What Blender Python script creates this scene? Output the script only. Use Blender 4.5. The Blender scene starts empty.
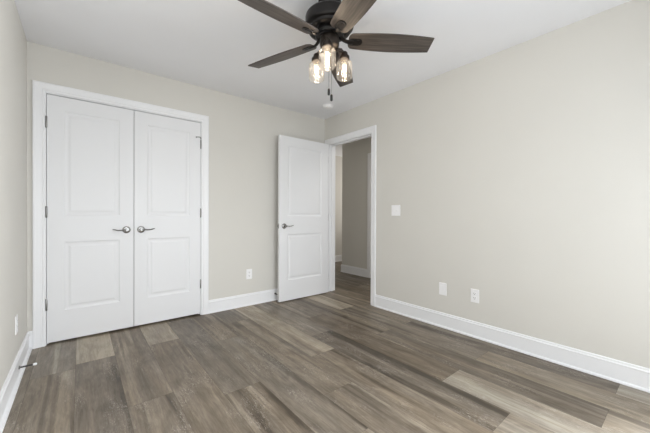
import bpy, bmesh, math, random
from mathutils import Vector, Matrix

scene = bpy.context.scene
COL = scene.collection
R = math.radians

# ------------------------------------------------------------------ camera
CAM_H = 1.0745
yaw, pitch, roll = R(39.203), R(-0.2754), R(0.2154)
fw = Vector((math.sin(yaw) * math.cos(pitch), math.cos(yaw) * math.cos(pitch), math.sin(pitch)))
r0 = Vector((math.cos(yaw), -math.sin(yaw), 0))
u0 = r0.cross(fw)
rx = r0 * math.cos(roll) + u0 * math.sin(roll)
ux = -r0 * math.sin(roll) + u0 * math.cos(roll)
cam_d = bpy.data.cameras.new('camera')
cam_d.sensor_fit = 'HORIZONTAL'
cam_d.sensor_width = 36.0
cam_d.lens = 300.125 * 36.0 / 650.0
cam_d.clip_start = 0.02
cam = bpy.data.objects.new('camera', cam_d)
m = Matrix((rx, ux, -fw)).transposed().to_4x4()
m.translation = Vector((0, 0, CAM_H))
cam.matrix_world = m
COL.objects.link(cam)
scene.camera = cam

# ------------------------------------------------------------------ world, lights, exposure
world = bpy.data.worlds.new('world')
scene.world = world
world.use_nodes = True
wb = world.node_tree.nodes['Background']
wb.inputs[0].default_value = (0.80, 0.90, 1.0, 1)
wb.inputs[1].default_value = 1.0


def area(name, loc, direction, sx, sy, power, col, spread=180):
    d = bpy.data.lights.new(name, 'AREA')
    d.shape = 'RECTANGLE'
    d.size, d.size_y = sx, sy
    d.energy = power
    d.color = col
    d.spread = R(spread)
    o = bpy.data.objects.new(name, d)
    o.location = loc
    o.rotation_euler = Vector(direction).to_track_quat('-Z', 'Y').to_euler()
    COL.objects.link(o)
    return o


# daylight at invented rear and side windows behind the camera; added hall ceiling fill
DAY = (0.935, 0.968, 1.0)
area('daylight_upper', (0.7, -0.38, 1.5), (0, 1, 0), 0.9, 1.2, 12, DAY)
area('low_fill', (1.0, -0.378, 1.2), (0, 1, -0.25), 1.8, 1.2, 4.2, DAY, 60)  # added fill, tilted down to brighten the lower walls
area('daylight_rear', (1.18, -0.385, 0.9), (0, 1, 0), 2.9, 1.4, 12, DAY)
area('side_fill', (2.69, -0.14, 0.9), (-1, 0, 0), 0.42, 1.1, 57, DAY, 110)  # added fill at the invented side window, brightens the left wall
area('hall_fill', (3.3, 2.0, 2.42), (0, 0, -1), 0.4, 0.4, 8.5, (1.0, 0.985, 0.96))  # added overhead fill that brightens the hall
area('hall_end_light', (5.55, 4.75, 1.5), (-1, 0.25, 0), 0.5, 1.4, 11, (1.0, 0.97, 0.93))

vs = scene.view_settings
vs.view_transform = 'Standard'
vs.look = 'None'
vs.gamma = 1.0
vs.use_curve_mapping = False
vs.exposure = 0.0

# ------------------------------------------------------------------ room dimensions
XL, XR = -0.326, 2.703
YF, YB = -0.40, 3.329
H = 2.44
WT = 0.117                      # wall thickness


# ------------------------------------------------------------------ material helpers
def srgb(r, g, b):
    def f(c):
        c /= 255.0
        return c / 12.92 if c <= 0.04045 else ((c + 0.055) / 1.055) ** 2.4
    return (f(r), f(g), f(b), 1.0)


def new_mat(name):
    mt = bpy.data.materials.new(name)
    mt.use_nodes = True
    nt = mt.node_tree
    return mt, nt, nt.nodes['Principled BSDF']


def paint(name, col, rough=0.6, bump=0.03, scale=180.0, spec=0.35, var=0.02):
    """painted surface: slight mottling and a fine roller texture"""
    mt, nt, b = new_mat(name)
    N, L = nt.nodes, nt.links
    tc = N.new('ShaderNodeTexCoord')
    n1 = N.new('ShaderNodeTexNoise'); n1.inputs['Scale'].default_value = 3.0; n1.inputs['Detail'].default_value = 3
    L.new(tc.outputs['Object'], n1.inputs['Vector'])
    mx = N.new('ShaderNodeMix'); mx.data_type = 'RGBA'
    mx.inputs[6].default_value = tuple(c * (1 - var) for c in col[:3]) + (1,)
    mx.inputs[7].default_value = tuple(min(1, c * (1 + var)) for c in col[:3]) + (1,)
    L.new(n1.outputs['Fac'], mx.inputs[0])
    L.new(mx.outputs[2], b.inputs['Base Color'])
    n2 = N.new('ShaderNodeTexNoise'); n2.inputs['Scale'].default_value = scale; n2.inputs['Detail'].default_value = 2
    L.new(tc.outputs['Object'], n2.inputs['Vector'])
    bp = N.new('ShaderNodeBump'); bp.inputs['Strength'].default_value = bump; bp.inputs['Distance'].default_value = 0.002
    L.new(n2.outputs['Fac'], bp.inputs['Height'])
    L.new(bp.outputs[0], b.inputs['Normal'])
    b.inputs['Roughness'].default_value = rough
    b.inputs['Specular IOR Level'].default_value = spec
    return mt


def metal(name, col, rough, metallic=1.0, var=0.1, spec=0.5):
    mt, nt, b = new_mat(name)
    N, L = nt.nodes, nt.links
    tc = N.new('ShaderNodeTexCoord')
    n1 = N.new('ShaderNodeTexNoise'); n1.inputs['Scale'].default_value = 40.0
    L.new(tc.outputs['Object'], n1.inputs['Vector'])
    mr = N.new('ShaderNodeMapRange')
    mr.inputs['To Min'].default_value = rough * (1 - var)
    mr.inputs['To Max'].default_value = rough * (1 + var)
    L.new(n1.outputs['Fac'], mr.inputs['Value'])
    L.new(mr.outputs[0], b.inputs['Roughness'])
    b.inputs['Base Color'].default_value = col
    b.inputs['Metallic'].default_value = metallic
    b.inputs['Specular IOR Level'].default_value = spec
    return mt


def math_node(nt, op, a, b=None):
    n = nt.nodes.new('ShaderNodeMath'); n.operation = op
    for i, v in enumerate((a, b)):
        if v is None:
            continue
        if isinstance(v, (int, float)):
            n.inputs[i].default_value = v
        else:
            nt.links.new(v, n.inputs[i])
    return n.outputs[0]


def floor_material():
    """vinyl planks: each plank carries its own tone, warmth and seed; grain runs along the plank"""
    mt, nt, b = new_mat('vinyl_plank')
    N, L = nt.nodes, nt.links
    at = N.new('ShaderNodeAttribute'); at.attribute_name = 'plank'
    uv = N.new('ShaderNodeAttribute'); uv.attribute_name = 'plank_uv'      # x across, y along (metres), z edge distance helper
    sep = N.new('ShaderNodeSeparateColor'); L.new(at.outputs['Color'], sep.inputs[0])
    su = N.new('ShaderNodeSeparateXYZ'); L.new(uv.outputs['Vector'], su.inputs[0])
    seed = math_node(nt, 'MULTIPLY', sep.outputs[2], 57.0)

    def coords(kx, ky):
        c = N.new('ShaderNodeCombineXYZ')
        L.new(math_node(nt, 'MULTIPLY', su.outputs[0], kx), c.inputs[0])
        L.new(math_node(nt, 'MULTIPLY', su.outputs[1], ky), c.inputs[1])
        L.new(seed, c.inputs[2])
        return c.outputs[0]

    def noise(kx, ky, detail=3, dist=0.0, rough=0.55):
        n = N.new('ShaderNodeTexNoise')
        n.inputs['Scale'].default_value = 1.0
        n.inputs['Detail'].default_value = detail
        n.inputs['Distortion'].default_value = dist
        n.inputs['Roughness'].default_value = rough
        L.new(coords(kx, ky), n.inputs['Vector'])
        return n.outputs['Fac']

    streak = noise(7.0, 0.6, 2, 0.5)             # wide bands along the board
    mid = noise(24.0, 1.8, 4, 1.0, 0.6)         # figure
    grain = noise(105.0, 8.0, 4, 0.8, 0.68)       # fine fibres
    cloud = noise(7.0, 2.4, 4, 1.6, 0.62)
    # long, well-defined dark heart streaks and pale sap strips
    vein = noise(13.0, 0.45, 2, 0.35, 0.5)
    dk = N.new('ShaderNodeMapRange'); dk.interpolation_type = 'SMOOTHSTEP'
    dk.inputs['From Min'].default_value = 0.56; dk.inputs['From Max'].default_value = 0.70
    L.new(vein, dk.inputs['Value'])
    lt = N.new('ShaderNodeMapRange'); lt.interpolation_type = 'SMOOTHSTEP'
    lt.inputs['From Min'].default_value = 0.42; lt.inputs['From Max'].default_value = 0.32
    L.new(vein, lt.inputs['Value'])
    # tone sum
    t = sep.outputs[0]
    t = math_node(nt, 'SUBTRACT', t, math_node(nt, 'MULTIPLY', dk.outputs[0], 0.30))
    t = math_node(nt, 'ADD', t, math_node(nt, 'MULTIPLY', lt.outputs[0], 0.24))
    for src, k in ((streak, 0.55), (mid, 0.40), (cloud, 0.62), (grain, 0.70)):
        t = math_node(nt, 'ADD', t, math_node(nt, 'MULTIPLY', math_node(nt, 'SUBTRACT', src, 0.5), k))
    ramp = N.new('ShaderNodeValToRGB')
    e = ramp.color_ramp.elements
    e[0].position = 0.0; e[0].color = srgb(70, 61, 50)
    e[1].position = 1.0; e[1].color = srgb(176, 167, 151)
    for pos, c in ((0.25, (95, 85, 73)), (0.5, (121, 111, 98)), (0.75, (149, 139, 124))):
        k = e.new(pos); k.color = srgb(*c)
    L.new(t, ramp.inputs[0])
    # warm / cool shift
    warm = N.new('ShaderNodeMix'); warm.data_type = 'RGBA'; warm.blend_type = 'MULTIPLY'
    warm.inputs[0].default_value = 1.0
    wr = N.new('ShaderNodeValToRGB')
    wr.color_ramp.elements[0].color = (0.96, 0.99, 1.04, 1)
    wr.color_ramp.elements[1].color = (1.07, 0.99, 0.88, 1)
    wv = math_node(nt, 'ADD', sep.outputs[1], math_node(nt, 'MULTIPLY', math_node(nt, 'SUBTRACT', noise(8.0, 1.2, 2), 0.5), 1.2))
    L.new(wv, wr.inputs[0])
    L.new(ramp.outputs[0], warm.inputs[6]); L.new(wr.outputs[0], warm.inputs[7])
    # cerused flecks: thin pale marks in patches
    fl = noise(110.0, 20.0, 3, 2.6, 0.6)
    patch = noise(7.0, 2.6, 2, 0.3)
    f1 = N.new('ShaderNodeMapRange'); f1.inputs['From Min'].default_value = 0.56; f1.inputs['From Max'].default_value = 0.64
    L.new(fl, f1.inputs['Value'])
    f2 = N.new('ShaderNodeMapRange'); f2.inputs['From Min'].default_value = 0.50; f2.inputs['From Max'].default_value = 0.62
    L.new(patch, f2.inputs['Value'])
    fm = math_node(nt, 'MULTIPLY', math_node(nt, 'MULTIPLY', f1.outputs[0], f2.outputs[0]), 0.5)
    mx = N.new('ShaderNodeMix'); mx.data_type = 'RGBA'
    L.new(fm, mx.inputs[0]); L.new(warm.outputs[2], mx.inputs[6]); mx.inputs[7].default_value = srgb(196, 188, 178)
    L.new(mx.outputs[2], b.inputs['Base Color'])
    rg = N.new('ShaderNodeMapRange'); rg.inputs['To Min'].default_value = 0.36; rg.inputs['To Max'].default_value = 0.52
    L.new(grain, rg.inputs['Value']); L.new(rg.outputs[0], b.inputs['Roughness'])
    b.inputs['Specular IOR Level'].default_value = 0.42
    bp = N.new('ShaderNodeBump'); bp.inputs['Strength'].default_value = 0.12; bp.inputs['Distance'].default_value = 0.001
    L.new(grain, bp.inputs['Height']); L.new(bp.outputs[0], b.inputs['Normal'])
    return mt


def blade_material():
    mt, nt, b = new_mat('dark_weathered_wood')
    N, L = nt.nodes, nt.links
    tc = N.new('ShaderNodeTexCoord')
    mp = N.new('ShaderNodeMapping'); mp.inputs['Scale'].default_value = (4, 70, 4)
    L.new(tc.outputs['Object'], mp.inputs[0])
    n = N.new('ShaderNodeTexNoise'); n.inputs['Scale'].default_value = 1.0; n.inputs['Detail'].default_value = 4; n.inputs['Distortion'].default_value = 0.6
    L.new(mp.outputs[0], n.inputs['Vector'])
    rp = N.new('ShaderNodeValToRGB')
    rp.color_ramp.elements[0].position = 0.3; rp.color_ramp.elements[0].color = srgb(52, 46, 42)
    rp.color_ramp.elements[1].position = 0.75; rp.color_ramp.elements[1].color = srgb(96, 87, 80)
    L.new(n.outputs['Fac'], rp.inputs[0]); L.new(rp.outputs[0], b.inputs['Base Color'])
    b.inputs['Roughness'].default_value = 0.42
    b.inputs['Specular IOR Level'].default_value = 0.5
    return mt


def jar_material():
    """seeded mason jar glass: mostly clear, a little milky, glossy"""
    mt = bpy.data.materials.new('seeded_glass'); mt.use_nodes = True
    nt = mt.node_tree; N, L = nt.nodes, nt.links
    N.clear()
    out = N.new('ShaderNodeOutputMaterial')
    tr = N.new('ShaderNodeBsdfTransparent'); tr.inputs[0].default_value = (0.985, 0.97, 0.94, 1)
    tl = N.new('ShaderNodeBsdfTranslucent'); tl.inputs[0].default_value = (0.95, 0.92, 0.87, 1)
    gl = N.new('ShaderNodeBsdfGlossy'); gl.inputs['Roughness'].default_value = 0.08
    lw = N.new('ShaderNodeLayerWeight'); lw.inputs[0].default_value = 0.35
    tc = N.new('ShaderNodeTexCoord')
    ns = N.new('ShaderNodeTexNoise'); ns.inputs['Scale'].default_value = 130.0; ns.inputs['Detail'].default_value = 2
    L.new(tc.outputs['Object'], ns.inputs['Vector'])
    bp = N.new('ShaderNodeBump'); bp.inputs['Strength'].default_value = 0.35; bp.inputs['Distance'].default_value = 0.003
    L.new(ns.outputs['Fac'], bp.inputs['Height'])
    L.new(bp.outputs[0], gl.inputs['Normal'])
    m1 = N.new('ShaderNodeMixShader')
    mr = N.new('ShaderNodeMapRange'); mr.inputs['From Min'].default_value = 0.35; mr.inputs['From Max'].default_value = 0.7
    mr.inputs['To Min'].default_value = 0.035; mr.inputs['To Max'].default_value = 0.085
    L.new(ns.outputs['Fac'], mr.inputs['Value']); L.new(mr.outputs[0], m1.inputs[0])
    L.new(tr.outputs[0], m1.inputs[1]); L.new(tl.outputs[0], m1.inputs[2])
    m2 = N.new('ShaderNodeMixShader')
    L.new(math_node(nt, 'MULTIPLY', lw.outputs['Facing'], 0.55), m2.inputs[0])
    L.new(m1.outputs[0], m2.inputs[1]); L.new(gl.outputs[0], m2.inputs[2])
    L.new(m2.outputs[0], out.inputs[0])
    return mt


def pane_material():
    mt = bpy.data.materials.new('window_glass'); mt.use_nodes = True
    nt = mt.node_tree; N, L = nt.nodes, nt.links
    N.clear()
    out = N.new('ShaderNodeOutputMaterial')
    tr = N.new('ShaderNodeBsdfTransparent')
    gl = N.new('ShaderNodeBsdfGlossy'); gl.inputs['Roughness'].default_value = 0.02
    mx = N.new('ShaderNodeMixShader'); mx.inputs[0].default_value = 0.06
    L.new(tr.outputs[0], mx.inputs[1]); L.new(gl.outputs[0], mx.inputs[2]); L.new(mx.outputs[0], out.inputs[0])
    return mt


def emit_material(name, col, strength):
    mt = bpy.data.materials.new(name); mt.use_nodes = True
    nt = mt.node_tree; N, L = nt.nodes, nt.links
    N.clear()
    out = N.new('ShaderNodeOutputMaterial')
    e = N.new('ShaderNodeEmission'); e.inputs[0].default_value = col; e.inputs[1].default_value = strength
    L.new(e.outputs[0], out.inputs[0])
    return mt


WALL = paint('greige_wall_paint', srgb(221, 218, 211), 0.75, 0.05, 220, 0.25)
CEIL = paint('white_ceiling_paint', srgb(245, 245, 247), 0.9, 0.08, 120, 0.15)
TRIM = paint('white_trim_paint', srgb(244, 244, 245), 0.38, 0.01, 60, 0.45, 0.006)
DOORP = paint('white_door_paint', srgb(237, 237, 238), 0.42, 0.02, 90, 0.4, 0.006)
PLASTIC = paint('white_plastic', srgb(250, 249, 249), 0.35, 0.0, 60, 0.5, 0.004)
SLOT = paint('dark_slot', srgb(60, 58, 56), 0.6, 0.0, 60, 0.3)
NICKEL = metal('satin_nickel', srgb(164, 163, 161), 0.19)
STEEL = metal('hinge_nickel', srgb(150, 149, 147), 0.34)
DARKSTEEL = metal('spring_steel', srgb(92, 90, 88), 0.4)
BRONZE = metal('dark_bronze', srgb(31, 28, 27), 0.34, 0.5)
BRONZE2 = metal('brushed_bronze', srgb(50, 43, 38), 0.40, 0.6)
BLACK = paint('black_enamel', srgb(26, 25, 25), 0.4, 0.0, 60, 0.5)
CLOSET_DARK = paint('closet_interior_paint', srgb(150, 147, 142), 0.8)
FLOOR = floor_material()
BLADE = blade_material()
JAR = jar_material()
PANE = pane_material()
BULBGLASS = JAR
FILAMENT = emit_material('lit_filament', (1.0, 0.80, 0.56, 1), 14.0)


# ------------------------------------------------------------------ mesh helpers
def obj(name, bm, mat, parent=None, smooth=False, bevel=0.0, segs=2):
    bmesh.ops.recalc_face_normals(bm, faces=bm.faces)
    me = bpy.data.meshes.new(name)
    bm.to_mesh(me); bm.free()
    if mat is not None:
        me.materials.append(mat)
    if smooth:
        for p in me.polygons:
            p.use_smooth = True
    o = bpy.data.objects.new(name, me)
    COL.objects.link(o)
    if parent is not None:
        o.parent = parent
    if bevel:
        md = o.modifiers.new('bevel', 'BEVEL'); md.width = bevel; md.segments = segs; md.limit_method = 'ANGLE'; md.angle_limit = R(40)
    if smooth:
        es = o.modifiers.new('edges', 'EDGE_SPLIT'); es.split_angle = R(38)
    return o


def thing(name, label, cat, loc=(0, 0, 0), rot=(0, 0, 0), group=None):
    o = bpy.data.objects.new(name, None)
    o.empty_display_size = 0.05
    o.location = loc; o.rotation_euler = rot
    COL.objects.link(o)
    return tag(o, label, cat, group)


def tag(o, label, cat, group=None):
    o['label'] = label; o['category'] = cat
    if group:
        o['group'] = group
    return o


def struct(o, label=None):
    o['kind'] = 'structure'
    if label:
        o['label'] = label
    return o


def box(bm, x0, x1, y0, y1, z0, z1):
    v = [bm.verts.new((x, y, z)) for z in (z0, z1) for y in (y0, y1) for x in (x0, x1)]
    for f in ((0, 2, 3, 1), (4, 5, 7, 6), (0, 1, 5, 4), (2, 6, 7, 3), (0, 4, 6, 2), (1, 3, 7, 5)):
        bm.faces.new([v[i] for i in f])


def lathe(bm, prof, segs=32, center=(0, 0, 0), mat=None):
    """prof: (radius, z) pairs; radius 0 closes to a point. mat: optional 4x4 applied to every vertex"""
    c = Vector(center)
    M = mat or Matrix.Identity(4)
    rings = []
    for r, z in prof:
        if r < 1e-6:
            rings.append([bm.verts.new(M @ Vector((0, 0, z)) + c)])
        else:
            rings.append([bm.verts.new(M @ Vector((r * math.cos(2 * math.pi * k / segs), r * math.sin(2 * math.pi * k / segs), z)) + c) for k in range(segs)])
    for a, b in zip(rings, rings[1:]):
        for k in range(segs):
            k2 = (k + 1) % segs
            if len(a) == 1 and len(b) == 1:
                break
            if len(a) == 1:
                bm.faces.new((a[0], b[k], b[k2]))
            elif len(b) == 1:
                bm.faces.new((a[k], a[k2], b[0]))
            else:
                bm.faces.new((a[k], a[k2], b[k2], b[k]))


def tube(bm, pts, rad, segs=10, squash=None):
    """round bar along pts; rad a number or one per point; squash scales the second cross axis"""
    pts = [Vector(p) for p in pts]
    rads = rad if isinstance(rad, (list, tuple)) else [rad] * len(pts)
    rings = []
    ref = None
    for i, p in enumerate(pts):
        d = (pts[min(i + 1, len(pts) - 1)] - pts[max(i - 1, 0)]).normalized()
        if ref is None:
            ref = d.cross(Vector((0, 0, 1)))
            if ref.length < 0.1:
                ref = d.cross(Vector((1, 0, 0)))
        a = (ref - d * ref.dot(d)).normalized()
        b = d.cross(a)
        ref = a
        s = squash if squash else 1.0
        rings.append([bm.verts.new(p + a * rads[i] * math.cos(2 * math.pi * k / segs) + b * rads[i] * s * math.sin(2 * math.pi * k / segs)) for k in range(segs)])
    for A, B in zip(rings, rings[1:]):
        for k in range(segs):
            k2 = (k + 1) % segs
            bm.faces.new((A[k], A[k2], B[k2], B[k]))
    bm.faces.new(rings[0][::-1]); bm.faces.new(rings[-1])


def sweep(bm, prof, P0, P1, nrm):
    """straight moulding: prof (out, up) along P0-P1, 'out' along nrm"""
    P0, P1, n = Vector(P0), Vector(P1), Vector(nrm)
    A = [bm.verts.new(P0 + n * u + Vector((0, 0, z))) for u, z in prof]
    B = [bm.verts.new(P1 + n * u + Vector((0, 0, z))) for u, z in prof]
    k = len(prof)
    for i in range(k):
        j = (i + 1) % k
        bm.faces.new((A[i], A[j], B[j], B[i]))
    bm.faces.new(A[::-1]); bm.faces.new(B)


def prism(bm, poly, z0, z1, M=None):
    M = M or Matrix.Identity(4)
    A = [bm.verts.new(M @ Vector((x, y, z0))) for x, y in poly]
    B = [bm.verts.new(M @ Vector((x, y, z1))) for x, y in poly]
    n = len(poly)
    for i in range(n):
        j = (i + 1) % n
        bm.faces.new((A[i], A[j], B[j], B[i]))
    bm.faces.new(A[::-1]); bm.faces.new(B)


# ------------------------------------------------------------------ mouldings
BASE_PROF = [(0, 0), (0.020, 0), (0.020, 0.007), (0.017, 0.014), (0.012, 0.018), (0.012, 0.112), (0.0135, 0.114), (0.0145, 0.118), (0.0135, 0.122),
             (0.009, 0.125), (0.008, 0.130), (0.009, 0.133), (0.007, 0.139), (0.004, 0.141), (0, 0.141)]
CASE_W = 0.073
CASE_PROF = [(0, 0), (0, 0.008), (0.004, 0.011), (0.014, 0.011), (0.018, 0.009), (0.024, 0.0125), (0.038, 0.0145), (0.053, 0.0165), (0.059, 0.0185),
             (0.069, 0.0185), (0.073, 0.016), (0.073, 0)]


def casing(name, a0, a1, zt, origin, along, nrm, mat=TRIM, z0=0.0):
    """mitred three-sided casing around an opening a0..a1 (measured along 'along'), top zt; sits proud along nrm"""
    bm = bmesh.new()
    al, n, o = Vector(along), Vector(nrm), Vector(origin)
    st = [((a0, z0), (-1, 0)), ((a0, zt), (-1, 1)), ((a1, zt), (1, 1)), ((a1, z0), (1, 0))]
    rings = []
    for (a, z), (da, dz) in st:
        rings.append([bm.verts.new(o + al * (a + da * u) + Vector((0, 0, z + dz * u)) + n * t) for u, t in CASE_PROF])
    k = len(CASE_PROF)
    for A, B in zip(rings, rings[1:]):
        for i in range(k):
            j = (i + 1) % k
            bm.faces.new((A[i], A[j], B[j], B[i]))
    bm.faces.new(rings[0][::-1]); bm.faces.new(rings[-1])
    return obj(name, bm, mat)


# ------------------------------------------------------------------ room shell
E0, E1, EZ = 2.440, 3.229, 2.056        # entry opening along Y, and its head
C0, C1, CZ = -0.215, 0.999, 2.0585       # closet opening along X, and its head
HX1 = 3.85                              # hall's far side wall
HYC = 4.21                              # its corner


def wall_obj(name, boxes, mat=WALL):
    bm = bmesh.new()
    for b in boxes:
        box(bm, *b)
    return struct(obj(name, bm, mat))


JT = 0.018   # jamb board
wall_obj('wall_back', [(XL, C0 - JT, YB, YB + WT, 0, H), (C0 - JT, C1 + JT, YB, YB + WT, CZ + JT, H), (C1 + JT, XR, YB, YB + WT, 0, H)])
V0, V1, VZ0, VZ1 = -0.36, 0.08, 0.34, 1.66
wall_obj('wall_right', [(XR, XR + WT, YF, V0, 0, H), (XR, XR + WT, V1, E0 - JT, 0, H), (XR, XR + WT, V0, V1, 0, VZ0), (XR, XR + WT, V0, V1, VZ1, H), (XR, XR + WT, E0 - JT, E1 + JT, EZ + JT, H), (XR, XR + WT, E1 + JT, 6.2, 0, H)])
wall_obj('wall_left', [(XL - WT, XL, YF - WT, YB + WT, 0, H)])
W0, W1, WZ0, WZ1 = -0.25, 2.61, 0.16, 2.12
wall_obj('wall_rear', [(XL, W0, YF - WT, YF, 0, H), (W1, XR + WT, YF - WT, YF, 0, H), (W0, W1, YF - WT, YF, 0, WZ0), (W0, W1, YF - WT, YF, WZ1, H)])
# the closet behind the double doors
bm = bmesh.new()
box(bm, XL - WT, C1 + 0.35, YB + 0.72, YB + 0.80, 0, H)
box(bm, XL - WT, XL, YB + WT, YB + 0.72, 0, H)
box(bm, C1 + 0.27, C1 + 0.35, YB + WT, YB + 0.72, 0, H)
struct(obj('wall_closet', bm, CLOSET_DARK))
# the hall beyond the open door
wall_obj('wall_hall', [(HX1, HX1 + 0.12, 3.469 + JT, HYC, 0, H), (HX1, HX1 + 0.12, 1.2, 2.60, 0, H), (HX1, HX1 + 0.12, 2.60, 3.469 + JT, 2.075, H)])
wall_obj('wall_hall_end', [(XR + WT, 6.2, 5.20, 5.32, 0, H)])
wall_obj('wall_hall_near', [(XR + WT, HX1 + 0.12, 1.08, 1.2, 0, H)])
wall_obj('wall_hall_return', [(HX1 + 0.12, 6.2, HYC - 0.12, HYC, 0, H), (6.2, 6.32, HYC - 0.12, 5.32, 0, H)])
bm = bmesh.new(); box(bm, XL - WT, 6.32, YF - WT, 6.2, H, H + 0.1)
struct(obj('ceiling', bm, CEIL))

# ------------------------------------------------------------------ floor planks
rng = random.Random(7)
PW, PL = 0.2305, 1.507
PX0 = -0.0250
# known end joints of rows (index from PX0) and tones (near to far)
ROWS = {
    -2: (0.90, [0.52, 0.58, 0.62]),
    -1: (1.20, [0.50, 0.54, 0.62, 0.6]),
    0: (2.775, [0.50, 0.46, 0.80, 0.5]),
    1: (1.98, [0.36, 0.50, 0.5]),
    2: (2.81, [0.41, 0.48, 0.66]),
    3: (1.757, [0.42, 0.46, 0.52]),
    4: (1.030, [0.66, 0.50, 0.46]),
    5: (2.89, [0.46, 0.50, 0.42]),
    6: (1.820, [0.46, 0.50, 0.68]),
    7: (0.623, [0.62, 0.42, 0.54]),
    8: (1.023, [0.69, 0.42, 0.50]),
    9: (0.288, [0.66, 0.42, 0.45]),
    10: (1.019, [0.60, 0.50, 0.76, 0.42]),
    11: (0.289, [0.66, 0.42, 0.50]),
}
bm = bmesh.new()
lay_c = bm.loops.layers.float_color.new('plank')
GAP = 0.0006
FX0, FX1, FY0, FY1 = XL - 0.02, 6.3, YF - 0.02, 6.2
uvdata = []
for row in range(-2, 29):
    x0, x1 = PX0 + row * PW, PX0 + (row + 1) * PW
    x0c, x1c = max(x0, FX0), min(x1, FX1)
    if x1c - x0c < 0.004:
        continue
    joint, tones = ROWS.get(row, (rng.uniform(0, 1.5), []))
    k0 = math.floor((FY0 - joint) / PL)
    idx = 0
    y = joint + k0 * PL
    # index tones from the first plank in view (the plank that ends at the first joint beyond y = 0.1)
    first = None
    while y < FY1:
        ya, yb = max(y, FY0), min(y + PL, FY1)
        if yb - ya > 0.004:
            if first is None and yb > 0.25:
                first = idx
            ti = idx - first if first is not None else -1
            tone = tones[ti] if 0 <= ti < len(tones) else 0.48 + rng.uniform(-0.12, 0.12)
            col = (0.50 + (tone - 0.5) * 1.45, rng.uniform(0.25, 0.75), rng.random(), 1.0)
            g = GAP
            quad = [(x0c + g, ya + g), (x1c - g, ya + g), (x1c - g, yb - g), (x0c + g, yb - g)]
            f = bm.faces.new([bm.verts.new((px, py, 0)) for px, py in quad])
            for lp in f.loops:
                lp[lay_c] = col
            uvdata.append((x0, y))
            idx += 1
        y += PL
me = bpy.data.meshes.new('floor')
origin = list(uvdata)
bm.faces.ensure_lookup_table()
bm.to_mesh(me); bm.free()
ua = me.attributes.new('plank_uv', 'FLOAT_VECTOR', 'CORNER')
for p in me.polygons:
    ox, oy = origin[p.index]
    for li in p.loop_indices:
        co = me.vertices[me.loops[li].vertex_index].co
        ua.data[li].vector = (co.x - ox, co.y - oy, 0)
me.materials.append(FLOOR)
floor = bpy.data.objects.new('floor', me); COL.objects.link(floor); struct(floor)
# dark bed seen in the hairline seams between planks
bm = bmesh.new(); box(bm, XL - WT, 6.32, YF - WT, 6.2, -0.08, -0.0012)
struct(obj('floor_underlay', bm, paint('seam_bed', srgb(84, 76, 68), 0.7, 0.0)))

# ------------------------------------------------------------------ baseboards
def baseboard(name, segs, prof=BASE_PROF):
    bm = bmesh.new()
    for P0, P1, n in segs:
        sweep(bm, prof, P0, P1, n)
    return struct(obj(name, bm, TRIM))


baseboard('baseboard_right', [((XR, YF, 0), (XR, E0 - 0.006 - CASE_W, 0), (-1, 0, 0))])
baseboard('baseboard_back', [((C1 + 0.006 + CASE_W, YB, 0), (XR, YB, 0), (0, -1, 0)), ((XL, YB, 0), (C0 - 0.006 - CASE_W, YB, 0), (0, -1, 0))])
baseboard('baseboard_left', [((XL, YF, 0), (XL, YB, 0), (1, 0, 0))], [(u * 1.5 if z < 0.015 else u, z) for u, z in BASE_PROF])
baseboard('baseboard_rear', [((XL, YF, 0), (XR, YF, 0), (0, 1, 0))])
baseboard('baseboard_hall', [((HX1, 3.469 + 0.006 + CASE_W, 0), (HX1, HYC, 0), (-1, 0, 0)), ((HX1 - 0.012, HYC, 0), (6.2, HYC, 0), (0, 1, 0))])
baseboard('baseboard_hall_end', [((XR + WT, 5.20, 0), (6.2, 5.20, 0), (0, -1, 0))])

# ------------------------------------------------------------------ casings and jambs
t1 = struct(casing('trim_1', C0 - 0.006, C1 + 0.006, CZ + 0.006, (0, YB, 0), (1, 0, 0), (0, -1, 0)))
bm = bmesh.new()
box(bm, C0 - JT, C0, YB, YB + WT, 0, CZ + JT); box(bm, C1, C1 + JT, YB, YB + WT, 0, CZ + JT); box(bm, C0, C1, YB, YB + WT, CZ, CZ + JT)
box(bm, C0, C1, YB + 0.040, YB + 0.075, CZ - 0.012, CZ); box(bm, C0, C0 + 0.012, YB + 0.040, YB + 0.075, 0, CZ - 0.012); box(bm, C1 - 0.012, C1, YB + 0.040, YB + 0.075, 0, CZ - 0.012)
obj('jamb', bm, TRIM, t1)
t2 = struct(casing('trim_2', E0 - 0.006, E1 + 0.006, EZ + 0.006, (XR, 0, 0), (0, 1, 0), (-1, 0, 0)))
bm = bmesh.new()
box(bm, XR, XR + WT, E0 - JT, E0, 0, EZ + JT); box(bm, XR, XR + WT, E1, E1 + JT, 0, EZ + JT); box(bm, XR, XR + WT, E0, E1, EZ, EZ + JT)
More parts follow.
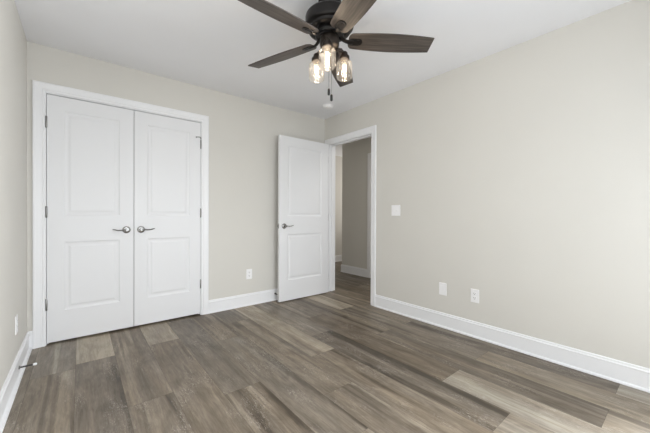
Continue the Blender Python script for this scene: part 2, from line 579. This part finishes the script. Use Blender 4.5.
# door stop strips
box(bm, XR + 0.040, XR + 0.072, E0, E0 + 0.011, 0, EZ); box(bm, XR + 0.040, XR + 0.072, E1 - 0.011, E1, 0, EZ); box(bm, XR + 0.040, XR + 0.072, E0 + 0.011, E1 - 0.011, EZ - 0.011, EZ)
obj('jamb', bm, TRIM, t2)
bm = bmesh.new(); box(bm, XR + 0.004, XR + 0.034, E0, E0 + 0.0015, 0.905, 0.965)
obj('strike_plate', bm, NICKEL, t2)
t3 = struct(casing('trim_3', E0 - 0.006, E1 + 0.006, EZ + 0.006, (XR + WT, 0, 0), (0, 1, 0), (1, 0, 0)))
t4 = struct(casing('trim_4', 2.60 + JT - 0.006, 3.469 + 0.006, 2.057 + 0.006, (HX1, 0, 0), (0, 1, 0), (-1, 0, 0)))
bm = bmesh.new()
box(bm, HX1, HX1 + 0.12, 3.469, 3.469 + JT, 0, 2.057 + JT); box(bm, HX1, HX1 + 0.12, 2.60, 2.60 + JT, 0, 2.057 + JT); box(bm, HX1, HX1 + 0.12, 2.60 + JT, 3.469, 2.057, 2.057 + JT)
obj('jamb', bm, TRIM, t4)


# ------------------------------------------------------------------ doors
def door_slab(w, h, t, panels):
    """slab in local x 0..w, y 0 (front) .. t (back), z 0..h; moulded raised panels on both faces. panels: (x0,x1,z0,z1)"""
    bm = bmesh.new()
    xs = sorted({0, w} | {p[0] for p in panels} | {p[1] for p in panels})
    zs = sorted({0, h} | {p[2] for p in panels} | {p[3] for p in panels})
    steps = [(0.0, 0.0), (0.005, 0.0035), (0.012, 0.0065), (0.020, 0.0075), (0.030, 0.0070), (0.042, 0.0030), (0.046, 0.0025)]

    def inside(cx, cz):
        return any(p[0] < cx < p[1] and p[2] < cz < p[3] for p in panels)
    for side in (0, 1):
        Y = (lambda d: d) if side == 0 else (lambda d: t - d)
        vc = {}
        def V(x, z):
            if (x, z) not in vc:
                vc[(x, z)] = bm.verts.new((x, Y(0), z))
            return vc[(x, z)]
        for a, b in zip(xs, xs[1:]):
            for c, d in zip(zs, zs[1:]):
                if not inside((a + b) / 2, (c + d) / 2):
                    bm.faces.new((V(a, c), V(b, c), V(b, d), V(a, d)))
        for x0, x1, z0, z1 in panels:
            prev = [V(x0, z0), V(x1, z0), V(x1, z1), V(x0, z1)]
            for ins, dep in steps[1:]:
                cur = [bm.verts.new((x, Y(dep), z)) for x, z in ((x0 + ins, z0 + ins), (x1 - ins, z0 + ins), (x1 - ins, z1 - ins), (x0 + ins, z1 - ins))]
                for i in range(4):
                    j = (i + 1) % 4
                    bm.faces.new((prev[i], prev[j], cur[j], cur[i]))
                prev = cur
            bm.faces.new(prev)
    # edges of the slab
    bm.edges.ensure_lookup_table()
    e = [ed for ed in bm.edges if len(ed.link_faces) == 1]
    bmesh.ops.bridge_loops(bm, edges=e)
    return bm


def lever_handle(parent, x, z, side, y=0.0):
    """rose on the door face (local y), lever pointing along side (+1/-1) with a gentle wave"""
    bm = bmesh.new()
    M = Matrix.Translation((x, y, z)) @ Matrix.Rotation(R(90), 4, 'X')
    lathe(bm, [(0, -0.001), (0.033, -0.001), (0.033, 0.004), (0.031, 0.009), (0.026, 0.012), (0.016, 0.013), (0.013, 0.016), (0.012, 0.034), (0, 0.034)], 28, mat=M)
    h = obj('handle', bm, NICKEL, parent, smooth=True)
    bm = bmesh.new()
    s = side
    tube(bm, [(x - 0.012 * s, y - 0.045, z), (x, y - 0.046, z), (x + 0.02 * s, y - 0.047, z + 0.001), (x + 0.045 * s, y - 0.048, z - 0.003), (x + 0.07 * s, y - 0.048, z - 0.002), (x + 0.092 * s, y - 0.046, z + 0.004), (x + 0.108 * s, y - 0.044, z + 0.008)],
         [0.008, 0.011, 0.0105, 0.009, 0.0085, 0.008, 0.005], 12, 0.7)
    lathe(bm, [(0, 0.030), (0.0125, 0.030), (0.0125, 0.052), (0.010, 0.055), (0, 0.055)], 20, mat=M)
    obj('lever', bm, NICKEL, h, smooth=True)
    return h


def hinge(parent, x, y, z, leaf_dir=0.0):
    bm = bmesh.new()
    lathe(bm, [(0, -0.049), (0.004, -0.048), (0.0065, -0.0445), (0.0065, 0.0445), (0.004, 0.048), (0, 0.049)], 14, center=(x, y, z))
    if leaf_dir:
        box(bm, min(x, x + leaf_dir), max(x, x + leaf_dir), y + 0.001, y + 0.0035, z - 0.044, z + 0.044)
    return obj('hinge', bm, STEEL, parent, smooth=True)


DH = 2.036
def two_panels(w, st):
    return [(st, w - st, 0.250, 0.824), (st, w - st, 1.045, 1.918)]


def closet_door(name, x0, x1, handle_x, lever_side, hinge_x, label):
    w = x1 - x0
    d = obj(name, door_slab(w, DH - 0.002, 0.035, two_panels(w, 0.106)), DOORP)
    d.location = (x0, YB + 0.001, 0.018)
    struct(d, label); d['category'] = 'door'
    lever_handle(d, handle_x - x0, 0.931 - 0.018, lever_side)
    for hz in (1.825, 1.092, 0.333):
        hinge(d, hinge_x - x0, -0.0035, hz - 0.018)
    return d


dl = closet_door('door_1', -0.2115, 0.3903, 0.333, -1, -0.2135, 'left leaf of the white double closet doors, hinged beside the left wall')
dr = closet_door('door_2', 0.3953, 0.9960, 0.450, 1, 0.9978, 'right leaf of the white double closet doors, nearer the open door')
# hinge-pin stop on the right leaf's top hinge
bm = bmesh.new()
hx = 0.9978 - 0.3953
tube(bm, [(hx, -0.0035, 1.860), (hx, -0.0035, 1.876), (hx - 0.006, -0.009, 1.880), (hx - 0.030, -0.020, 1.878), (hx - 0.046, -0.016, 1.874)], [0.005, 0.005, 0.0045, 0.004, 0.004], 10)
lathe(bm, [(0, 0), (0.007, 0), (0.007, 0.008), (0, 0.008)], 12, mat=Matrix.Translation((hx - 0.048, -0.022, 1.873)) @ Matrix.Rotation(R(-90), 4, 'X'))
obj('hinge_pin_stop', bm, STEEL, dr, smooth=True)

# entry door, standing open at a right angle to its wall
EW = 0.775
ex0, ey = 1.874, 3.175
ed = obj('door_3', door_slab(EW, DH, 0.035, two_panels(EW, 0.118)), DOORP)
ed.location = (ex0, ey, 0.012)
struct(ed, 'white two-panel room door standing open beside the hall doorway'); ed['category'] = 'door'
lever_handle(ed, 0.068, 0.926, 1)
# handle on the other face
bm = bmesh.new()
M = Matrix.Translation((0.068, 0.035, 0.926)) @ Matrix.Rotation(R(-90), 4, 'X')
lathe(bm, [(0, -0.001), (0.033, -0.001), (0.033, 0.004), (0.031, 0.009), (0.026, 0.012), (0.016, 0.013), (0.013, 0.016), (0.012, 0.034), (0, 0.034)], 28, mat=M)
hb = obj('handle', bm, NICKEL, ed, smooth=True)
bm = bmesh.new()
tube(bm, [(0.056, 0.081, 0.926), (0.068, 0.082, 0.926), (0.113, 0.083, 0.923), (0.138, 0.083, 0.924), (0.176, 0.080, 0.934)], [0.008, 0.011, 0.009, 0.0085, 0.005], 12, 0.7)
lathe(bm, [(0, 0.030), (0.0125, 0.030), (0.0125, 0.055), (0, 0.055)], 20, mat=M)
obj('lever', bm, NICKEL, hb, smooth=True)
bm = bmesh.new(); box(bm, -0.0015, 0.0, 0.005, 0.030, 0.897, 0.955); box(bm, -0.011, 0, 0.011, 0.024, 0.914, 0.938)
obj('latch', bm, NICKEL, ed, bevel=0.001)
for hz in (1.83, 1.03, 0.20):
    bm = bmesh.new()
    lathe(bm, [(0, -0.049), (0.0065, -0.0445), (0.0065, 0.0445), (0, 0.049)], 14, center=(EW + 0.027, 0.040, hz))
    box(bm, EW + 0.0, EW + 0.027, 0.031, 0.034, hz - 0.044, hz + 0.044)
    obj('hinge', bm, STEEL, ed, smooth=True)

# hall door across the hall
hd = obj('door_4', door_slab(3.466 - 2.621, DH, 0.035, two_panels(0.845, 0.118)), DOORP)
hd.rotation_euler = (0, 0, R(-90)); hd.location = (HX1 + 0.03, 3.466, 0.012)
struct(hd, 'white door across the hall'); hd['category'] = 'door'
lever_handle(hd, 0.779, 0.926, -1)

# ------------------------------------------------------------------ invented windows behind the camera, giving the daylight a source
bm = bmesh.new()
fy0, fy1 = YF - 0.095, YF - 0.035
for x0, x1, z0, z1 in ((W0, W0 + 0.045, WZ0, WZ1), (W1 - 0.045, W1, WZ0, WZ1), (W0 + 0.045, W1 - 0.045, WZ0, WZ0 + 0.05), (W0 + 0.045, W1 - 0.045, WZ1 - 0.045, WZ1),
                       (W0 + 0.045, W1 - 0.045, 1.435, 1.470), ((W0 + W1) / 2 - 0.025, (W0 + W1) / 2 + 0.025, WZ0 + 0.05, WZ1 - 0.045)):
    box(bm, x0, x1, fy0, fy1, z0, z1)
win = struct(obj('added_window_1', bm, TRIM))  # invented rear window, added as a source for the daylight
bm = bmesh.new(); box(bm, W0 + 0.04, W1 - 0.04, YF - 0.067, YF - 0.063, WZ0 + 0.04, WZ1 - 0.04)
obj('pane', bm, PANE, win)
wc = struct(casing('trim_5', W0, W1, WZ1, (0, YF, 0), (1, 0, 0), (0, 1, 0), z0=WZ0))
bm = bmesh.new(); box(bm, W0 - 0.08, W1 + 0.08, YF - 0.03, YF + 0.014, WZ0 - 0.018, WZ0)
obj('window_sill', bm, TRIM, wc, bevel=0.004)

bm = bmesh.new()
gx0, gx1 = XR + 0.035, XR + 0.095
for y0, y1, z0, z1 in ((V0, V0 + 0.04, VZ0, VZ1), (V1 - 0.04, V1, VZ0, VZ1), (V0 + 0.04, V1 - 0.04, VZ0, VZ0 + 0.045), (V0 + 0.04, V1 - 0.04, VZ1 - 0.04, VZ1)):
    box(bm, gx0, gx1, y0, y1, z0, z1)
win2 = struct(obj('added_window_2', bm, TRIM))  # invented side window, added so the side fill has a source
bm = bmesh.new(); box(bm, XR + 0.063, XR + 0.067, V0 + 0.035, V1 - 0.035, VZ0 + 0.04, VZ1 - 0.035)
obj('pane', bm, PANE, win2)

# ------------------------------------------------------------------ ceiling fan
FXc, FYc = 1.2406, 1.4819
FZ = 2.197                                     # plane of the blades
fan = thing('ceiling_fan', 'dark bronze five-blade ceiling fan with three lit glass jar lights', 'ceiling fan', (FXc, FYc, H))
def rel(z):
    return z - H


bm = bmesh.new()
lathe(bm, [(0, rel(2.44)), (0.074, rel(2.44)), (0.074, rel(2.428)), (0.070, rel(2.422)), (0.068, rel(2.404)), (0.062, rel(2.398)), (0.060, rel(2.350)), (0, rel(2.350))], 40)
obj('canopy', bm, BRONZE, fan, smooth=True)
bm = bmesh.new()
lathe(bm, [(0, rel(2.358)), (0.080, rel(2.358)), (0.128, rel(2.356)), (0.144, rel(2.352)), (0.152, rel(2.344)), (0.155, rel(2.334)), (0.1555, rel(2.290)), (0.153, rel(2.278)), (0.147, rel(2.271)),
           (0.138, rel(2.269)), (0.136, rel(2.266)), (0.135, rel(2.252)), (0.131, rel(2.249)), (0.108, rel(2.249)), (0.105, rel(2.252)), (0.104, rel(2.258)), (0.092, rel(2.258)), (0.070, rel(2.240)), (0, rel(2.240))], 56)
motor = obj('motor_housing', bm, BRONZE, fan, smooth=True)
bm = bmesh.new()
lathe(bm, [(0, rel(2.246)), (0.090, rel(2.246)), (0.094, rel(2.240)), (0.094, rel(2.224)), (0.088, rel(2.218)), (0, rel(2.218))], 40)
obj('flywheel', bm, BLACK, fan, smooth=True)
bm = bmesh.new()
lathe(bm, [(0, rel(2.224)), (0.050, rel(2.224)), (0.058, rel(2.214)), (0.062, rel(2.200)), (0.063, rel(2.168)), (0.059, rel(2.155)), (0.046, rel(2.146)), (0.030, rel(2.142)), (0.024, rel(2.132)), (0.014, rel(2.124)), (0, rel(2.122))], 40)
obj('switch_housing', bm, BRONZE2, fan, smooth=True)


def blade_poly():
    pts = []
    N = 16
    r0, r1 = 0.122, 0.671

    def hw(t):
        # half width along the blade: rounded root, widest past the middle, narrower straight tip
        base = 0.058 + 0.015 * math.sin(min(1.0, t / 0.5) * math.pi / 2) if t < 0.5 else 0.073 - 0.0145 * ((t - 0.5) / 0.5) ** 1.8
        return base
    for i in range(N + 1):
        t = i / N
        pts.append((r0 + (r1 - r0) * t, -hw(t)))
    for i in range(N, -1, -1):
        t = i / N
        pts.append((r0 + (r1 - r0) * t, hw(t)))
    # round the root corners
    pts[0] = (r0 + 0.018, -hw(0)); pts[-1] = (r0 + 0.018, hw(0))
    pts.append((r0 + 0.004, hw(0) - 0.014)); pts.append((r0, hw(0) - 0.028)); pts.append((r0, -hw(0) + 0.028)); pts.append((r0 + 0.004, -hw(0) + 0.014))
    return pts


def stadium(x0, x1, w, n=8):
    c0, c1 = x0 + w, x1 - w
    p = [(c1 + w * math.cos(a), w * math.sin(a)) for a in [-math.pi / 2 + math.pi * i / n for i in range(n + 1)]]
    p += [(c0 + w * math.cos(a), w * math.sin(a)) for a in [math.pi / 2 + math.pi * i / n for i in range(n + 1)]]
    return p


bm = bmesh.new(); prism(bm, blade_poly(), -0.0035, 0.0035)
blade_me = obj('blade', bm, BLADE, fan, bevel=0.0015)
bm = bmesh.new(); prism(bm, stadium(0.122, 0.212, 0.026), -0.0085, -0.0036)
pad_me = obj('blade_bracket', bm, BRONZE, blade_me, bevel=0.0015)
bm = bmesh.new()
prism(bm, stadium(0.140, 0.196, 0.010), -0.0115, -0.0086)
slot_me = None
# arm between flywheel and pad, drawn into the bracket's mesh
bm2 = bmesh.new(); bm2.from_mesh(pad_me.data)
tube(bm2, [(0.062, 0, 0.026), (0.080, 0, 0.016), (0.100, 0, 0.000), (0.120, 0, -0.007), (0.150, 0, -0.007)], [0.020, 0.018, 0.015, 0.016, 0.018], 12, 0.4)
tmp = bpy.data.meshes.new('t'); bm.to_mesh(tmp); bm2.from_mesh(tmp); bm.free()
bm2.to_mesh(pad_me.data); bm2.free(); bpy.data.meshes.remove(tmp)
PHI = R(-34.67)
TILT = R(-14.5)
for k in range(5):
    if k == 0:
        b = blade_me
        pd = pad_me
    else:
        b = blade_me.copy(); COL.objects.link(b); b.parent = fan
        pd = pad_me.copy(); COL.objects.link(pd); pd.parent = b
    b.matrix_local = Matrix.Translation((0, 0, rel(FZ))) @ Matrix.Rotation(PHI + k * 2 * math.pi / 5, 4, 'Z') @ Matrix.Rotation(TILT, 4, 'X')

# three jar lights
JAR_OUT = [(0.0285, 0.133), (0.0295, 0.126), (0.0310, 0.121), (0.0400, 0.114), (0.0490, 0.106), (0.0515, 0.094), (0.0520, 0.082), (0.0520, 0.018), (0.0505, 0.008), (0.0455, 0.002), (0.0350, 0.000), (0.0200, 0.003), (0, 0.004)]
for k in range(3):
    a = R(-137) + k * 2 * math.pi / 3
    jx, jy, jz = 0.107 * math.cos(a), 0.107 * math.sin(a), rel(1.966)
    bm = bmesh.new(); lathe(bm, JAR_OUT, 36)
    jar = obj('jar_shade', bm, JAR, fan, smooth=True)
    jar.location = (jx, jy, jz)
    bm = bmesh.new()
    lathe(bm, [(0, 0.126), (0.031, 0.126), (0.0325, 0.128), (0.0325, 0.146), (0.030, 0.151), (0.022, 0.154), (0.020, 0.172), (0.012, 0.180), (0, 0.181)], 28)
    # arm back to the switch housing
    d = Vector((-math.cos(a), -math.sin(a), 0))
    p0 = Vector((0, 0, 0.168))
    tube(bm, [p0, p0 + d * 0.022 + Vector((0, 0, 0.012)), p0 + d * 0.056 + Vector((0, 0, 0.014))], [0.011, 0.011, 0.012], 12)
    obj('socket_cap', bm, BRONZE2, jar, smooth=True)
    bm = bmesh.new()
    lathe(bm, [(0.012, 0.126), (0.013, 0.112), (0.017, 0.096), (0.0175, 0.062), (0.013, 0.044), (0.005, 0.036), (0, 0.035)], 20)
    obj('bulb', bm, JAR, jar, smooth=True)
    bm = bmesh.new()
    for q in range(4):
        an = q * math.pi / 2 + 0.4
        tube(bm, [(0.006 * math.cos(an), 0.006 * math.sin(an), 0.094), (0.008 * math.cos(an), 0.008 * math.sin(an), 0.054)], 0.0016, 6)
    obj('filament', bm, FILAMENT, jar)
    ld = bpy.data.lights.new('jar_glow', 'POINT'); ld.energy = 1.2; ld.color = (1.0, 0.84, 0.66); ld.shadow_soft_size = 0.016
    lo = bpy.data.objects.new('jar_glow', ld); lo.location = (0, 0, 0.075); lo.parent = jar; COL.objects.link(lo)


# pull chains
def pull_chain(x, y, ztop, zbot):
    bm = bmesh.new()
    n = int((ztop - zbot) / 0.006)
    tube(bm, [(x, y, ztop - rel(0) * 0), (x, y, zbot)], 0.0009, 6)
    for i in range(n):
        lathe(bm, [(0, -0.0018), (0.0018, 0), (0, 0.0018)], 6, center=(x, y, ztop - 0.006 * i))
    c = obj('pull_chain', bm, BRONZE2, fan)
    bm = bmesh.new()
    lathe(bm, [(0, 0.002), (0.0045, 0.0), (0.0080, -0.006), (0.0085, -0.036), (0.006, -0.042), (0, -0.043)], 14, center=(x, y, zbot))
    obj('pendant', bm, BLACK, c, smooth=True)


sx, sy = math.cos(yaw), -math.sin(yaw)
pull_chain(-0.003 * sx, -0.003 * sy, rel(2.150), rel(1.887))
pull_chain(0.014 * sx, 0.014 * sy, rel(2.152), rel(1.850))

# ------------------------------------------------------------------ smoke detector
sd = thing('smoke_detector', 'small round white smoke detector on the ceiling near the far corner', 'smoke detector', (2.4, 2.891, H))
bm = bmesh.new(); lathe(bm, [(0, 0), (0.066, 0), (0.066, -0.010), (0.060, -0.012), (0, -0.012)], 36)
obj('base', bm, PLASTIC, sd, smooth=True)
bm = bmesh.new(); lathe(bm, [(0, -0.0121), (0.057, -0.0121), (0.057, -0.020), (0.053, -0.028), (0.044, -0.032), (0.020, -0.033), (0, -0.033)], 36)
obj('cover', bm, PLASTIC, sd, smooth=True)


# ------------------------------------------------------------------ wall plates (local: x across, y out of wall = -y, z up)
def plate_bm(w, h):
    bm = bmesh.new(); box(bm, -w / 2, w / 2, -0.006, 0, -h / 2, h / 2)
    return bm


def screw(bm, x, z):
    lathe(bm, [(0, 0), (0.0032, 0), (0.0026, 0.0012), (0, 0.0014)], 12, mat=Matrix.Translation((x, -0.0058, z)) @ Matrix.Rotation(R(90), 4, 'X'))


def duplex(name, label, loc, rz):
    t = thing(name, label, 'outlet', loc, (0, 0, rz), 'duplex wall outlets')
    p = obj('cover_plate', plate_bm(0.072, 0.118), PLASTIC, t, bevel=0.0025)
    for dz in (0.0195, -0.0195):
        bm = bmesh.new()
        pts = [(0.0165 * math.cos(a), 0.0165 * math.sin(a)) for a in [2 * math.pi * i / 28 for i in range(28)]]
        pts = [(x, max(-0.0135, min(0.0135, y))) for x, y in pts]
        prism(bm, pts, 0.0, 0.0085, Matrix.Translation((0, 0, dz)) @ Matrix.Rotation(R(90), 4, 'X'))
        rcp = obj('receptacle', bm, PLASTIC, t)
        bm = bmesh.new()
        box(bm, -0.0078, -0.0048, -0.0089, -0.0082, dz - 0.001, dz + 0.008); box(bm, 0.0048, 0.0078, -0.0089, -0.0082, dz, dz + 0.008)
        lathe(bm, [(0, 0), (0.0030, 0), (0.0030, 0.0007), (0, 0.0007)], 12, mat=Matrix.Translation((0, -0.0082, dz - 0.0075)) @ Matrix.Rotation(R(90), 4, 'X'))
        obj('slots', bm, SLOT, rcp)
    bm = bmesh.new(); screw(bm, 0, 0); obj('screw', bm, PLASTIC, t)
    return t


duplex('wall_outlet', 'white duplex outlet on the back wall between closet and open door', (1.554, YB, 0.371), 0)
duplex('wall_outlet', 'white duplex outlet with visible sockets low on the right wall', (XR, 1.213, 0.366), R(-90))
duplex('wall_outlet', 'white outlet plate low on the left wall, seen nearly edge on', (XL, 2.792, 0.351), R(90))

bl = thing('blank_wall_plate', 'plain white wall plate low on the right wall, left of the duplex outlet', 'wall plate', (XR, 1.515, 0.369), (0, 0, R(-90)))
obj('cover_plate', plate_bm(0.075, 0.118), PLASTIC, bl, bevel=0.0025)
bm = bmesh.new(); box(bm, -0.0165, 0.0165, -0.0075, -0.0055, -0.033, 0.033)
obj('insert', bm, PLASTIC, bl, bevel=0.001)
for dz in (0.0485, -0.0485):
    bm = bmesh.new(); screw(bm, 0, dz); obj('screw', bm, PLASTIC, bl)

sw = thing('light_switch', 'white double light switch on the right wall beside the doorway', 'light switch', (XR, 2.073, 1.128), (0, 0, R(-90)))
obj('cover_plate', plate_bm(0.117, 0.118), PLASTIC, sw, bevel=0.0025)
for dx, up in ((-0.023, -1), (0.023, 1)):
    bm = bmesh.new(); box(bm, dx - 0.0055, dx + 0.0055, -0.0075, -0.0055, -0.0125, 0.0125)
    tube(bm, [(dx, -0.006, 0), (dx, -0.018, 0.008 * up)], [0.0045, 0.0035], 8)
    obj('toggle', bm, PLASTIC, sw)
    for dz in (0.030, -0.030):
        bm = bmesh.new(); screw(bm, dx, dz); obj('screw', bm, PLASTIC, sw)


# ------------------------------------------------------------------ spring door stops
def door_stop(label, loc, rz):
    t = thing('door_stop', label, 'door stop', loc, (0, 0, rz), 'spring door stops')
    M = Matrix.Rotation(R(90), 4, 'X')              # z -> -y (out of the wall)
    bm = bmesh.new(); lathe(bm, [(0, 0), (0.011, 0), (0.011, 0.004), (0.007, 0.008), (0.005, 0.010), (0, 0.010)], 20, mat=M); obj('base', bm, STEEL, t, smooth=True)
    bm = bmesh.new()
    pts = []
    for i in range(22 * 8 + 1):
        a = 2 * math.pi * i / 8
        pts.append((0.0048 * math.cos(a), -0.008 - 0.062 * i / 176, 0.0048 * math.sin(a)))
    tube(bm, pts, 0.0012, 5)
    tube(bm, [(0, -0.006, 0), (0, -0.070, 0)], 0.0030, 8)
    obj('spring', bm, DARKSTEEL, t)
    bm = bmesh.new(); lathe(bm, [(0, 0.068), (0.007, 0.068), (0.0085, 0.074), (0.0085, 0.082), (0.006, 0.087), (0, 0.088)], 18, mat=M); obj('tip', bm, PLASTIC, t, smooth=True)


door_stop('spring door stop with white tip on the left baseboard near the closet', (XL + 0.012, 2.80, 0.062), R(90))
door_stop('spring door stop on the back baseboard, half hidden behind the open door', (1.90, YB - 0.012, 0.085), 0)
